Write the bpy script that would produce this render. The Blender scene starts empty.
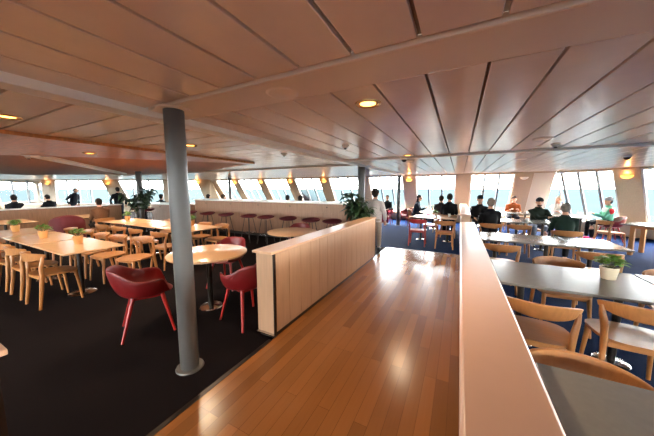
import bpy, bmesh, math, random
from mathutils import Vector, Matrix
PI = math.pi
random.seed(7)
S = bpy.context.scene
COL = S.collection

# ------------------------------------------------------------------ materials
def lin(c):
    return tuple(((x / 255) / 12.92 if x / 255 <= .04045 else ((x / 255 + .055) / 1.055) ** 2.4) for x in c)

def mat(name, rgb, rough=.5, metal=0., spec=.5, noise=0., nscale=20., bump=0., bscale=200., coat=0., stretch=None):
    m = bpy.data.materials.new(name); m.use_nodes = True
    nt = m.node_tree; b = nt.nodes['Principled BSDF']
    c = lin(rgb)
    b.inputs['Base Color'].default_value = (*c, 1)
    b.inputs['Roughness'].default_value = rough
    b.inputs['Metallic'].default_value = metal
    b.inputs['Specular IOR Level'].default_value = spec
    if coat:
        b.inputs['Coat Weight'].default_value = coat; b.inputs['Coat Roughness'].default_value = .12
    tc = nt.nodes.new('ShaderNodeTexCoord')
    src = tc.outputs['Object']
    if stretch:
        mp = nt.nodes.new('ShaderNodeMapping'); mp.inputs['Scale'].default_value = stretch
        nt.links.new(src, mp.inputs['Vector']); src = mp.outputs['Vector']
    if noise:
        n = nt.nodes.new('ShaderNodeTexNoise'); n.inputs['Scale'].default_value = nscale; n.inputs['Detail'].default_value = 4
        nt.links.new(src, n.inputs['Vector'])
        r = nt.nodes.new('ShaderNodeValToRGB')
        r.color_ramp.elements[0].position = .3; r.color_ramp.elements[1].position = .7
        r.color_ramp.elements[0].color = (*[max(0, x * (1 - noise)) for x in c], 1)
        r.color_ramp.elements[1].color = (*[min(1, x * (1 + noise)) for x in c], 1)
        nt.links.new(n.outputs['Fac'], r.inputs['Fac']); nt.links.new(r.outputs['Color'], b.inputs['Base Color'])
    if bump:
        n2 = nt.nodes.new('ShaderNodeTexNoise'); n2.inputs['Scale'].default_value = bscale
        nt.links.new(src, n2.inputs['Vector'])
        bp = nt.nodes.new('ShaderNodeBump'); bp.inputs['Strength'].default_value = bump; bp.inputs['Distance'].default_value = .01
        nt.links.new(n2.outputs['Fac'], bp.inputs['Height']); nt.links.new(bp.outputs['Normal'], b.inputs['Normal'])
    return m

def emit(name, rgb, strength):
    m = bpy.data.materials.new(name); m.use_nodes = True
    b = m.node_tree.nodes['Principled BSDF']
    b.inputs['Base Color'].default_value = (*lin(rgb), 1)
    b.inputs['Emission Color'].default_value = (*lin(rgb), 1)
    b.inputs['Emission Strength'].default_value = strength
    return m

def wood_planks(name, rgb, width, length, rough, var=.25, along='Y'):
    """boards laid along one axis, each board with its own tone and a fine grain"""
    m = bpy.data.materials.new(name); m.use_nodes = True
    nt = m.node_tree; b = nt.nodes['Principled BSDF']; c = lin(rgb)
    tc = nt.nodes.new('ShaderNodeTexCoord')
    mp = nt.nodes.new('ShaderNodeMapping')
    if along == 'Y': mp.inputs['Rotation'].default_value = (0, 0, PI / 2)
    if along == 'Z': mp.inputs['Rotation'].default_value = (0, PI / 2, 0)
    nt.links.new(tc.outputs['Object'], mp.inputs['Vector'])
    br = nt.nodes.new('ShaderNodeTexBrick')
    br.inputs['Scale'].default_value = 1
    br.inputs['Brick Width'].default_value = length; br.inputs['Row Height'].default_value = width
    br.inputs['Mortar Size'].default_value = .0012; br.inputs['Mortar Smooth'].default_value = 0
    br.inputs['Bias'].default_value = 0
    br.offset = .37; br.offset_frequency = 3
    br.inputs['Color1'].default_value = (*[x * (1 - var) for x in c], 1)
    br.inputs['Color2'].default_value = (*[min(1, x * (1 + var)) for x in c], 1)
    br.inputs['Mortar'].default_value = (*[x * .45 for x in c], 1)
    nt.links.new(mp.outputs['Vector'], br.inputs['Vector'])
    m2 = nt.nodes.new('ShaderNodeMapping'); m2.inputs['Scale'].default_value = (3, 60, 60)
    nt.links.new(mp.outputs['Vector'], m2.inputs['Vector'])
    n = nt.nodes.new('ShaderNodeTexNoise'); n.inputs['Scale'].default_value = 1; n.inputs['Detail'].default_value = 5
    nt.links.new(m2.outputs['Vector'], n.inputs['Vector'])
    mx = nt.nodes.new('ShaderNodeMix'); mx.data_type = 'RGBA'; mx.blend_type = 'MULTIPLY'; mx.inputs['Factor'].default_value = .3
    nt.links.new(br.outputs['Color'], mx.inputs['A']); nt.links.new(n.outputs['Color'], mx.inputs['B'])
    hs = nt.nodes.new('ShaderNodeBrightContrast')
    r = nt.nodes.new('ShaderNodeValToRGB'); r.color_ramp.elements[0].color = (.45, .45, .45, 1); r.color_ramp.elements[1].color = (1, 1, 1, 1)
    nt.links.new(n.outputs['Fac'], r.inputs['Fac']); nt.links.new(r.outputs['Color'], mx.inputs['B'])
    nt.links.new(mx.outputs['Result'], b.inputs['Base Color'])
    b.inputs['Roughness'].default_value = rough
    return m

def glass_mat():
    m = bpy.data.materials.new('window_glass'); m.use_nodes = True
    nt = m.node_tree; nt.nodes.clear()
    o = nt.nodes.new('ShaderNodeOutputMaterial'); t = nt.nodes.new('ShaderNodeBsdfTransparent'); g = nt.nodes.new('ShaderNodeBsdfGlossy')
    t.inputs['Color'].default_value = (.95, .965, .965, 1); g.inputs['Roughness'].default_value = .02
    f = nt.nodes.new('ShaderNodeFresnel'); f.inputs['IOR'].default_value = 1.35
    mx = nt.nodes.new('ShaderNodeMixShader')
    nt.links.new(f.outputs[0], mx.inputs[0]); nt.links.new(t.outputs[0], mx.inputs[1]); nt.links.new(g.outputs[0], mx.inputs[2])
    nt.links.new(mx.outputs[0], o.inputs['Surface'])
    return m

M = dict(
    carpet=mat('navy_carpet', (9, 32, 68), .95, noise=.35, nscale=160, bump=.4, bscale=400, spec=.05),
    carpet_dark=mat('dark_carpet', (22, 17, 19), .95, noise=.35, nscale=160, bump=.4, bscale=400, spec=.05),
    floorwood=wood_planks('oak_floor', (130, 82, 41), .095, 1.1, .24, .24),
    ceil=mat('ceiling_panel', (246, 230, 217), .22, noise=.03, nscale=6, bump=.02, bscale=300),
    ceil_gap=mat('ceiling_gap', (136, 112, 94), .8),
    beam=mat('beam_panel', (244, 226, 208), .3),
    white=mat('white_paint', (250, 248, 244), .35),
    veneer=mat('wall_veneer', (176, 156, 130), .45, noise=.07, nscale=3, stretch=(14, 14, 1)),
    soffit=mat('glow_veneer_soffit', (204, 132, 72), .3, noise=.2, nscale=2, stretch=(2, 12, 2)),  # veneer with the orange glow of the lamps put into its colour
    brownceil=mat('brown_ceiling_veneer', (186, 124, 82), .55, noise=.1, nscale=2, stretch=(2, 10, 2)),
    lightpanel=mat('pale_panel', (204, 192, 172), .4),
    mullion=mat('mullion', (110, 116, 120), .4),
    frame=mat('window_frame', (228, 226, 222), .4),
    glass=glass_mat(),
    sea=mat('sea_water', (29, 36, 38), .8, noise=.1, nscale=.02, spec=.0),
    steel=mat('pillar_paint', (88, 86, 84), .32, noise=.03),
    chrome=mat('chrome', (200, 200, 200), .15, metal=1),
    darkmetal=mat('dark_metal', (58, 52, 48), .35, metal=.8),
    oak=mat('oak', (170, 114, 64), .35, noise=.12, nscale=4, stretch=(3, 30, 3)),
    oakdark=mat('oak_edge', (170, 118, 70), .4, noise=.1, nscale=5),
    partwood=mat('partition_veneer', (176, 140, 110), .42, noise=.08, nscale=3, stretch=(12, 12, 1)),
    captop=mat('partition_cap', (200, 158, 124), .3, noise=.06, nscale=4, stretch=(14, 2, 2)),
    softtop=mat('smooth_partition_top', (192, 150, 124), .33, noise=.02, nscale=8, bump=.015, bscale=250),
    walnut=mat('counter_veneer', (150, 110, 82), .45, noise=.14, nscale=3, stretch=(14, 14, 1)),
    lefttop=mat('beige_laminate', (206, 164, 124), .22, noise=.03, nscale=9),
    greytop=mat('grey_laminate', (120, 117, 110), .24, noise=.04, nscale=30),
    edge=mat('table_edge', (70, 54, 42), .5),
    red=mat('red_shell', (108, 15, 16), .4),
    redwood=mat('red_stain', (156, 30, 26), .38),
    maroon=mat('maroon_fabric', (92, 20, 26), .8, bump=.15, bscale=300),
    potwhite=mat('cream_pot', (214, 196, 168), .45),
    potterra=mat('tan_pot', (206, 150, 88), .5),
    soil=mat('soil', (40, 28, 20), .95),
    leaf=mat('leaf', (92, 130, 40), .45, noise=.3, nscale=12),
    leafdark=mat('dark_leaf', (34, 58, 30), .4, noise=.3, nscale=9),
    stem=mat('stem', (88, 84, 44), .6),
    black=mat('black_plastic', (20, 20, 20), .5),
    lamp_on=emit('lamp_glow', (255, 176, 84), 2.2),
    sconce_on=emit('sconce_glow', (255, 168, 72), 1.1),
    sconce_off=mat('sconce_glass', (236, 228, 214), .3),
    brass=mat('brass_ring', (214, 170, 110), .25, metal=.8),
    speaker=mat('speaker_grille', (190, 162, 140), .5, bump=.2, bscale=700),
    skin=mat('skin', (206, 152, 124), .55),
    eye=mat('eye', (30, 24, 20), .3),
    paper=mat('white_ceramic', (236, 234, 228), .4),
)
_cl = {}
def cloth(rgb):
    if rgb not in _cl: _cl[rgb] = mat('cloth_%02x%02x%02x' % rgb, rgb, .85, noise=.12, nscale=40, bump=.1, bscale=120, spec=.2)
    return _cl[rgb]

# ------------------------------------------------------------------ mesh helpers
class MB:
    def __init__(s): s.v = []; s.f = []
    def add(s, vs, fs):
        b = len(s.v); s.v += [tuple(x) for x in vs]; s.f += [tuple(b + i for i in f) for f in fs]; return s
    def box(s, x0, x1, y0, y1, z0, z1):
        return s.add([(x, y, z) for x in (x0, x1) for y in (y0, y1) for z in (z0, z1)],
                     [(0, 1, 3, 2), (4, 6, 7, 5), (0, 4, 5, 1), (2, 3, 7, 6), (0, 2, 6, 4), (1, 5, 7, 3)])
    def hexa(s, p):   # 8 points ordered as box()
        return s.add(p, [(0, 1, 3, 2), (4, 6, 7, 5), (0, 4, 5, 1), (2, 3, 7, 6), (0, 2, 6, 4), (1, 5, 7, 3)])
    def prism(s, pts, z0, z1):
        n = len(pts)
        return s.add([(x, y, z0) for x, y in pts] + [(x, y, z1) for x, y in pts],
                     [tuple(range(n))[::-1], tuple(range(n, 2 * n))] + [(i, (i + 1) % n, n + (i + 1) % n, n + i) for i in range(n)])
    def tube(s, path, rad, seg=10, flat=1.0):
        """round swept tube along points; rad per point; flat squashes across"""
        P = [Vector(p) for p in path]; n = len(P)
        R = rad if isinstance(rad, (list, tuple)) else [rad] * n
        up = Vector((0, 0, 1)); vs = []
        for i, p in enumerate(P):
            d = (P[min(i + 1, n - 1)] - P[max(i - 1, 0)]).normalized()
            a = d.cross(up)
            if a.length < 1e-3: a = Vector((1, 0, 0)) - d * d.x
            a.normalize(); b = d.cross(a)
            for k in range(seg):
                t = 2 * PI * k / seg
                vs.append(p + a * (R[i] * math.cos(t)) + b * (R[i] * flat * math.sin(t)))
        fs = [(i * seg + k, i * seg + (k + 1) % seg, (i + 1) * seg + (k + 1) % seg, (i + 1) * seg + k) for i in range(n - 1) for k in range(seg)]
        fs += [tuple(range(seg))[::-1], tuple(range((n - 1) * seg, n * seg))]
        return s.add(vs, fs)
    def lathe(s, prof, c=(0, 0, 0), seg=24):
        vs = []; n = len(prof)
        for r, z in prof:
            for k in range(seg):
                t = 2 * PI * k / seg; vs.append((c[0] + r * math.cos(t), c[1] + r * math.sin(t), c[2] + z))
        fs = [(i * seg + k, i * seg + (k + 1) % seg, (i + 1) * seg + (k + 1) % seg, (i + 1) * seg + k) for i in range(n - 1) for k in range(seg)]
        if prof[0][0] > 1e-5: fs.append(tuple(range(seg))[::-1])
        if prof[-1][0] > 1e-5: fs.append(tuple(range((n - 1) * seg, n * seg)))
        return s.add(vs, fs)
    def ball(s, c, r, sx=1, sy=1, sz=1, seg=14, rings=9, rot=None):
        vs = []; c = Vector(c)
        for i in range(rings + 1):
            ph = PI * i / rings
            for k in range(seg):
                t = 2 * PI * k / seg
                q = Vector((r * sx * math.sin(ph) * math.cos(t), r * sy * math.sin(ph) * math.sin(t), r * sz * math.cos(ph)))
                if rot: q = rot @ q
                vs.append(c + q)
        fs = [(i * seg + k, (i + 1) * seg + k, (i + 1) * seg + (k + 1) % seg, i * seg + (k + 1) % seg) for i in range(rings) for k in range(seg)]
        return s.add(vs, fs)
    def build(s, name, m, parent=None, smooth=True, bevel=0., loc=None, sub=0, solid=0.):
        me = bpy.data.meshes.new(name); me.from_pydata(s.v, [], s.f)
        bm = bmesh.new(); bm.from_mesh(me)
        bmesh.ops.remove_doubles(bm, verts=bm.verts, dist=1e-5)
        bmesh.ops.recalc_face_normals(bm, faces=bm.faces)
        bm.to_mesh(me); bm.free()
        me.materials.append(m)
        o = bpy.data.objects.new(name, me); COL.objects.link(o)
        if parent: o.parent = parent
        if loc: o.location = loc
        if solid:
            q = o.modifiers.new('t', 'SOLIDIFY'); q.thickness = solid; q.offset = 0
        if bevel:
            q = o.modifiers.new('b', 'BEVEL'); q.width = bevel; q.segments = 2; q.limit_method = 'ANGLE'; q.angle_limit = math.radians(40)
        if sub:
            q = o.modifiers.new('s', 'SUBSURF'); q.levels = sub; q.render_levels = sub
        if smooth:
            me.shade_smooth() if hasattr(me, 'shade_smooth') else None
            try: me.set_sharp_from_angle(angle=math.radians(42))
            except Exception: pass
        return o

def tag(o, label=None, cat=None, group=None, kind=None):
    if label: o['label'] = label
    if cat: o['category'] = cat
    if group: o['group'] = group
    if kind: o['kind'] = kind
    return o
def empty(name, loc=(0, 0, 0), rz=0.):
    o = bpy.data.objects.new(name, None); COL.objects.link(o); o.location = loc; o.rotation_euler = (0, 0, rz); o.empty_display_size = .1
    return o
KIDS = {}
def copy_tree(o, parent=None):
    c = o.copy(); COL.objects.link(c)
    if parent: c.parent = parent
    for ch in [x for x in list(o.children)]: copy_tree(ch, c)
    return c
PROTO = {}
def place(key, maker, loc, rz, label, cat, group=None):
    """first use builds the thing, later uses copy it with its parts"""
    if key not in PROTO: o = PROTO[key] = maker()
    else: o = copy_tree(PROTO[key])
    for k in ('group',):
        if k in o.keys(): del o[k]
    o.location = loc; o.rotation_euler = (0, 0, rz)
    return tag(o, label, cat, group)
def struct(name, mb, m, **k):
    return tag(mb.build(name, m, **k), kind='structure')

ZC = 2.25
DL_E, SC_E, SKY, EXPO = 37, 1.0, 21.0, 1.86
# ------------------------------------------------------------------ setting: floor
OUT_T = [(9, -7), (9, 7.35), (3.1, 12.3), (-15.5, 12.3), (-28.8, 5.43), (-28.8, -7)]
OUT_B = [(9.2, -7), (9.2, 8.9), (3.1, 13.92), (-15.5, 13.92), (-15.5, 12.3), (-28.8, 5.43), (-28.8, -7)]
struct('floor', MB().prism([(-2.2, 6.9), (.1, 6.9), (.1, -7), (9.2, -7), (9.2, 8.9), (3.1, 13.92), (-4.6, 13.92), (-4.6, 8.2), (-2.2, 7.4)], -.1, 0), M['carpet'], smooth=False)
struct('floor', MB().prism([(-1.7, -7), (-1.7, 6.9), (-2.2, 6.9), (-2.2, 7.4), (-4.6, 8.2), (-4.6, 13.92), (-15.5, 13.92), (-15.5, 12.3), (-28.8, 5.43), (-28.8, -7)], -.1, 0), M['carpet_dark'], smooth=False)
wf = struct('floor_walkway', MB().box(-1.7, .1, -7, 6.9, -.1, .004), M['floorwood'], smooth=False)
struct('trim_1', MB().box(-1.73, -1.69, .3, 2.0, 0, .008).box(-1.73, -1.69, 5.7, 6.9, 0, .008), M['darkmetal'], smooth=False)
struct('trim_2', MB().box(-1.73, 0, 6.88, 6.93, 0, .008), M['darkmetal'], smooth=False)

# ------------------------------------------------------------------ setting: ceiling of metal planks
def clip_poly_x(poly, x0, x1):
    def cut(p, inside, inter):
        out = []
        for i in range(len(p)):
            a, b = p[i], p[(i + 1) % len(p)]
            if inside(a):
                out.append(a)
                if not inside(b): out.append(inter(a, b))
            elif inside(b): out.append(inter(a, b))
        return out
    def ix(x): return lambda a, b: (x, a[1] + (b[1] - a[1]) * (x - a[0]) / (b[0] - a[0]))
    p = cut(poly, lambda q: q[0] >= x0, ix(x0))
    return cut(p, lambda q: q[0] <= x1, ix(x1)) if p else p
def planks_y(mb, poly, x0, x1, pitch, gap, zt):
    x = x0
    while x < x1 - 1e-6:
        p = clip_poly_x(poly, x + gap / 2, min(x + pitch, x1) - gap / 2)
        if len(p) > 2: mb.prism(p, zt, zt + .03)
        x += pitch
def planks_x(mb, poly, y0, y1, pitch, gap, zt):
    sw = [(b, a) for a, b in poly]; y = y0
    while y < y1 - 1e-6:
        p = clip_poly_x(sw, y + gap / 2, min(y + pitch, y1) - gap / 2)
        if len(p) > 2: mb.prism([(b, a) for a, b in p], zt, zt + .03)
        y += pitch
XW = -2.42
near = [(-2.31, -7), (9, -7), (9, 1.24), (-2.31, 1.24)]
mid = [(-2.31, 1.632), (9, 1.632), (9, 5.42), (-2.31, 5.42)]
front = [(-2.31, 5.56), (9, 5.56), (9, 7.35), (3.1, 12.3), (-2.31, 12.3)]
left = [(XW, -7), (XW, 12.3), (-15.5, 12.3), (-28.8, 5.43), (-28.8, -7)]
c = MB()
planks_y(c, near, -2.345, 9, .308, .02, ZC)
planks_y(c, mid, -2.362, 9, .308, .016, ZC)
planks_y(c, front, -2.362, 9, .308, .016, ZC)
planks_x(c, left, -7.01, 12.3, .331, .022, ZC)
struct('ceiling', c, M['ceil'], smooth=False, bevel=.004)
struct('ceiling_gap', MB().prism(OUT_T[::-1], ZC + .04, ZC + .1), M['ceil_gap'], smooth=False)
struct('trim_3', MB().box(-2.31, 9, 1.275, 1.60, ZC - .012, ZC + .03).box(-2.31, 9, 1.601, 1.612, ZC - .006, ZC + .03).box(-2.31, 9, 1.262, 1.274, ZC - .014, ZC + .03), M['beam'], bevel=.006)
struct('trim_4', MB().box(-2.31, 9, 5.43, 5.55, ZC - .03, ZC + .03), M['white'], bevel=.006)
struct('trim_5', MB().box(-2.45, -2.29, -7, 12.2, ZC - .06, ZC + .03), M['white'], bevel=.006)
struct('trim_6', MB().prism([(-4.5, -6.9), (-4.5, 4.85), (-6.25, 2.5), (-7.4, 1.4), (-8.6, -6.9)], ZC - .045, ZC - .002), M['soffit'], smooth=False)  # wedge outline traced from the orange lamp glow on the ceiling
struct('ceiling_veneer', MB().prism([(-4.6, 4.95), (-6.3, 2.5), (-7.5, 1.4), (-8.7, -6.9), (-17.5, -6.9), (-17.5, 4.2), (-12.2, 6.6), (-9, 6.6)], ZC - .012, ZC - .001), M['brownceil'], smooth=False)
struct('trim_7', MB().prism([(-6.95, 1.62), (-6.8, 1.82), (-12.0, 5.6), (-12.15, 5.4)], ZC - .06, ZC - .002), M['white'], smooth=False)
struct('trim_8', MB().box(-14, -2.43, 6.4, 6.52, ZC - .04, ZC - .002), M['beam'], smooth=False)

# ------------------------------------------------------------------ setting: walls, raked window fronts
class Facet:
    """(s along, z up, d outward) on a wall whose foot stands k metres further out per metre down"""
    def __init__(f, p0, t, n, k, zt=2.22): f.p0 = Vector((*p0, 0)); f.t = Vector((*t, 0)); f.n = Vector((*n, 0)); f.k = k; f.zt = zt
    def pt(f, s, z, d): 
        q = f.p0 + f.t * s + f.n * (f.k * (f.zt - z) + d); return (q.x, q.y, z)
    def box(f, mb, s0, s1, z0, z1, d0, d1, sh=0.):
        mb.hexa([f.pt(s + sh * (f.zt - z), z, d) for s in (s0, s1) for d in (d0, d1) for z in (z0, z1)])
WN = [0]
def window(f, s0, s1, npan, z0, z1, mw=.07, sh0=0., sh1=0.):
    WN[0] += 1
    fr = MB()
    f.box(fr, s0, s0 + .05, z0, z1, 0, .07, sh0); f.box(fr, s1 - .05, s1, z0, z1, 0, .07, sh1)
    f.box(fr, s0, s1, z1 - .04, z1, -.01, .08); f.box(fr, s0 + sh0 * (z1 - z0), s1 + sh1 * (z1 - z0), z0, z0 + .04, -.01, .08)
    w = struct('window_%d' % WN[0], fr, M['frame'], smooth=False)
    mu = MB()
    for s in (npan if isinstance(npan, list) else [s0 + (s1 - s0) * i / npan for i in range(1, npan)]):
        f.box(mu, s - mw / 2, s + mw / 2, z0 + .04, z1 - .04, 0, .08)
    if npan != 1: mu.build('mullion', M['mullion'], w, smooth=False)
    g = MB()
    g.add([f.pt(s0 + .05, z1 - .04, .05), f.pt(s1 - .05, z1 - .04, .05), f.pt(s1 - .05 + sh1 * (z1 - z0), z0 + .04, .05), f.pt(s0 + .05 + sh0 * (z1 - z0), z0 + .04, .05)], [(0, 1, 2, 3)])
    g.build('pane', M['glass'], w, smooth=False)
    return w
ZS = .44
F = Facet((-15.5, 12.3), (1, 0), (0, 1), .72)
# front: panels centred at x = .1 - 2.22 i
fm = MB(); F.box(fm, 0, 18.6, 0, ZS, 0, .12); F.box(fm, 0, 18.6, 2.2, ZC + .1, 0, .12)
cents = [.1 - 2.22 * i for i in range(7)][::-1]
edges = []
for cx in cents: edges += [cx - .27 + 15.5, cx + .27 + 15.5]
for i in range(0, len(edges), 2): F.box(fm, edges[i], edges[i + 1], ZS, 2.2, -.05, .14)
F.box(fm, 1.9 + 15.5, 2.46 + 15.5, ZS, 2.2, -.05, .14)
F.box(fm, 0, .5, ZS, 2.2, -.05, .14)
struct('wall_front', fm, M['veneer'], smooth=False)
rv = MB(); F.box(rv, 2.47 + 15.5, 18.6, ZS, 2.2, -.02, .1); struct('trim_9', rv, M['lightpanel'], smooth=False)
spans = [(.5, edges[0])] + [(edges[i], edges[i + 1]) for i in range(1, len(edges) - 1, 2)] + [(edges[-1], 17.4)]
for a, b in spans: window(F, a, b, 3, ZS, 2.2)
# low ledge along the front windows
ld = MB(); F.box(ld, 0, 18.6, ZS - .03, ZS, -.34, .02); F.box(ld, 0, 18.6, .1, ZS - .03, -.3, -.27); struct('trim_10', ld, M['veneer'], smooth=False)
# right: turned 30 degrees
AR = math.radians(40)
R = Facet((3.1, 12.3), (math.cos(AR), -math.sin(AR)), (math.sin(AR), math.cos(AR)), .55)
L_R = 5.9 / math.cos(AR)
rm = MB(); R.box(rm, -.1, L_R + .3, 0, ZS, 0, .12); R.box(rm, 0, L_R, 2.2, ZC + .1, 0, .12)
R.box(rm, 1.5, 2.05, ZS, 2.2, -.05, .14); R.box(rm, 3.8, 4.36, ZS, 2.2, -.05, .14); R.box(rm, 6.2, L_R, ZS, 2.2, -.05, .14)
struct('wall_right', rm, M['veneer'], smooth=False)
window(R, -.03, 1.5, [.14, .6, 1.08], ZS, 2.2); window(R, 2.05, 3.8, 3, ZS, 2.2); window(R, 4.36, 6.2, 3, ZS, 2.2)
ld = MB(); R.box(ld, .2, L_R, ZS - .03, ZS, -.34, .02); R.box(ld, .2, L_R, .1, ZS - .03, -.3, -.27); struct('trim_11', ld, M['veneer'], smooth=False)
# starboard side: upright
Q = Facet((9, 7.35), (0, -1), (1, 0), .0)
qm = MB(); Q.box(qm, -1.5, 16, 0, .6, 0, .12); Q.box(qm, -1.5, 16, 2.1, ZC + .1, 0, .12)
for i in range(8): Q.box(qm, i * 2.2 - .3, i * 2.2 + .3, .6, 2.1, 0, .12)
struct('wall_side', qm, M['veneer'], smooth=False)
for i in range(7): window(Q, i * 2.2 + .3, i * 2.2 + 1.9, 2, .6, 2.1)
# port: upright wall turned 27 degrees
Lf = Facet((-15.5, 12.3), (-.889, -.459), (-.459, .889), 0.)
lm = MB(); Lf.box(lm, 0, 15, 0, .55, 0, .12); Lf.box(lm, 0, 15, 2.2, ZC + .1, 0, .12)
Lf.box(lm, .0, 1.0, .55, 2.2, 0, .12, -.45); Lf.box(lm, 2.6, 3.3, .55, 2.2, 0, .12); Lf.box(lm, 6.5, 7.6, .55, 2.2, 0, .12, -.5)
Lf.box(lm, 10.9, 11.8, .55, 2.2, 0, .12)
struct('wall_left', lm, M['veneer'], smooth=False)
window(Lf, 1.0, 2.6, 2, .55, 2.2, sh0=-.45); window(Lf, 3.3, 6.5, 3, .55, 2.2, sh1=-.5); window(Lf, 7.6, 10.9, 4, .55, 2.2, sh0=-.5); window(Lf, 11.8, 15, 3, .55, 2.2)
struct('wall_corner', MB().hexa([(x, y, z) for x in (-15.6, -15.5) for y, z in ((12.25, 0), (12.25, ZC + .1), (13.95, 0), (12.32, ZC + .1))]), M['veneer'], smooth=False)
struct('wall_port', MB().box(-28.95, -28.8, -7, 5.43, 0, .6).box(-28.95, -28.8, -7, 5.43, 2.1, ZC + .1).box(-28.95, -28.8, -7, -5, .6, 2.1).box(-28.95, -28.8, 0, .6, .6, 2.1), M['veneer'], smooth=False)
K = Facet((9, -7), (-1, 0), (0, -1), 0.)
km = MB(); K.box(km, -.2, 37.95, 0, .5, 0, .12); K.box(km, -.2, 37.95, 2.18, ZC + .1, 0, .12)
for i in range(17): K.box(km, i * 2.3 - .15, i * 2.3 + .15, .5, 2.18, 0, .12)
struct('wall_back', km, M['veneer'], smooth=False)
for i in range(16): window(K, i * 2.3 + .15, i * 2.3 + 2.15, 2, .5, 2.18)  # unseen windows added behind the camera so their daylight lifts the ceiling
# sea
sm = MB()
for k in range(64):
    pass
N = 96
sm.add([(0, 0, -14)] + [(45000 * math.cos(2 * PI * k / N), 45000 * math.sin(2 * PI * k / N), -14) for k in range(N)], [(0, 1 + k, 1 + (k + 1) % N) for k in range(N)])
sea = struct('sea', sm, M['sea'], smooth=False)
# ------------------------------------------------------------------ makers
def smooth(a, b, x):
    t = max(0, min(1, (x - a) / (b - a))); return t * t * (3 - 2 * t)
def wood_chair(wood, seatm, name='dining_chair'):
    def mk():
        r = empty(name)
        # seat: rounded trapezoid, dished, with thickness
        mb = MB(); nu, nv = 28, 6; top = []; bot = []
        def edge(t):
            cx, sx = math.cos(t), math.sin(t); e = 3.2
            q = (abs(cx) ** e + abs(sx) ** e) ** (-1 / e)
            x, y = .235 * q * cx, .225 * q * sx
            return x * (1 + .10 * y / .225), y
        vs = [(0, 0, .440)]
        for j in range(1, nv + 1):
            a = j / nv
            for k in range(nu):
                x, y = edge(2 * PI * k / nu)
                z = .440 + .012 * a ** 2 - (.012 * smooth(.6, 1, a) * (1 if y > .1 else .2))
                vs.append((x * a, y * a, z))
        nb = len(vs)
        for j in range(nv, 0, -1):
            a = j / nv
            for k in range(nu):
                x, y = edge(2 * PI * k / nu); vs.append((x * a * .985, y * a * .985, .424 + .008 * a * a - .006 * smooth(.6, 1, a)))
        fs = [(0, 1 + k, 1 + (k + 1) % nu) for k in range(nu)]
        for j in range(2 * nv - 1):
            b0 = 1 + j * nu
            fs += [(b0 + k, b0 + nu + k, b0 + nu + (k + 1) % nu, b0 + (k + 1) % nu) for k in range(nu)]
        last = 1 + (2 * nv - 1) * nu; fs.append(tuple(last + k for k in range(nu))[::-1])
        mb.add(vs, fs); mb.build('seat', seatm, r)
        # bent backrest: a curved band that wraps forward
        bb = MB(); nb_ = 19; vs = []
        for i in range(nb_):
            u = -1 + 2 * i / (nb_ - 1); an = u * 1.12
            x, y = .262 * math.sin(an), -.025 - .235 * math.cos(an) + .0
            ox, oy = math.sin(an), -math.cos(an)
            h1 = .762 - .030 * abs(u) ** 3; h0 = .645 + .045 * abs(u) ** 2.5
            tk = .011
            for (d, z) in ((-tk, h0), (tk, h0), (tk + .012, h1), (-tk + .012, h1)):
                vs.append((x + ox * d, y + oy * d, z))
        fs = []
        for i in range(nb_ - 1):
            for k in range(4): fs.append((i * 4 + k, i * 4 + (k + 1) % 4, i * 4 + 4 + (k + 1) % 4, i * 4 + 4 + k))
        fs += [(0, 3, 2, 1), ((nb_ - 1) * 4, (nb_ - 1) * 4 + 1, (nb_ - 1) * 4 + 2, (nb_ - 1) * 4 + 3)]
        bb.add(vs, fs).build('backrest', wood, r, bevel=.006)
        for sx in (-1, 1):
            MB().tube([(sx * .215, .205, 0), (sx * .2, .185, .25), (sx * .192, .165, .428)], [.013, .018, .021], 10).build('leg', wood, r)
            MB().tube([(sx * .215, -.235, 0), (sx * .205, -.2, .24), (sx * .2, -.178, .44), (sx * .208, -.182, .56), (sx * .222, -.168, .64), (sx * .228, -.158, .705)],
                      [.013, .018, .022, .020, .018, .014], 10, 1.25).build('leg', wood, r)
        MB().box(-.19, .19, .15, .172, .385, .425).build('seat_rail', wood, r, bevel=.004)
        MB().box(-.195, .195, -.19, -.168, .385, .425).build('seat_rail', wood, r, bevel=.004)
        return r
    return mk
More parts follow.
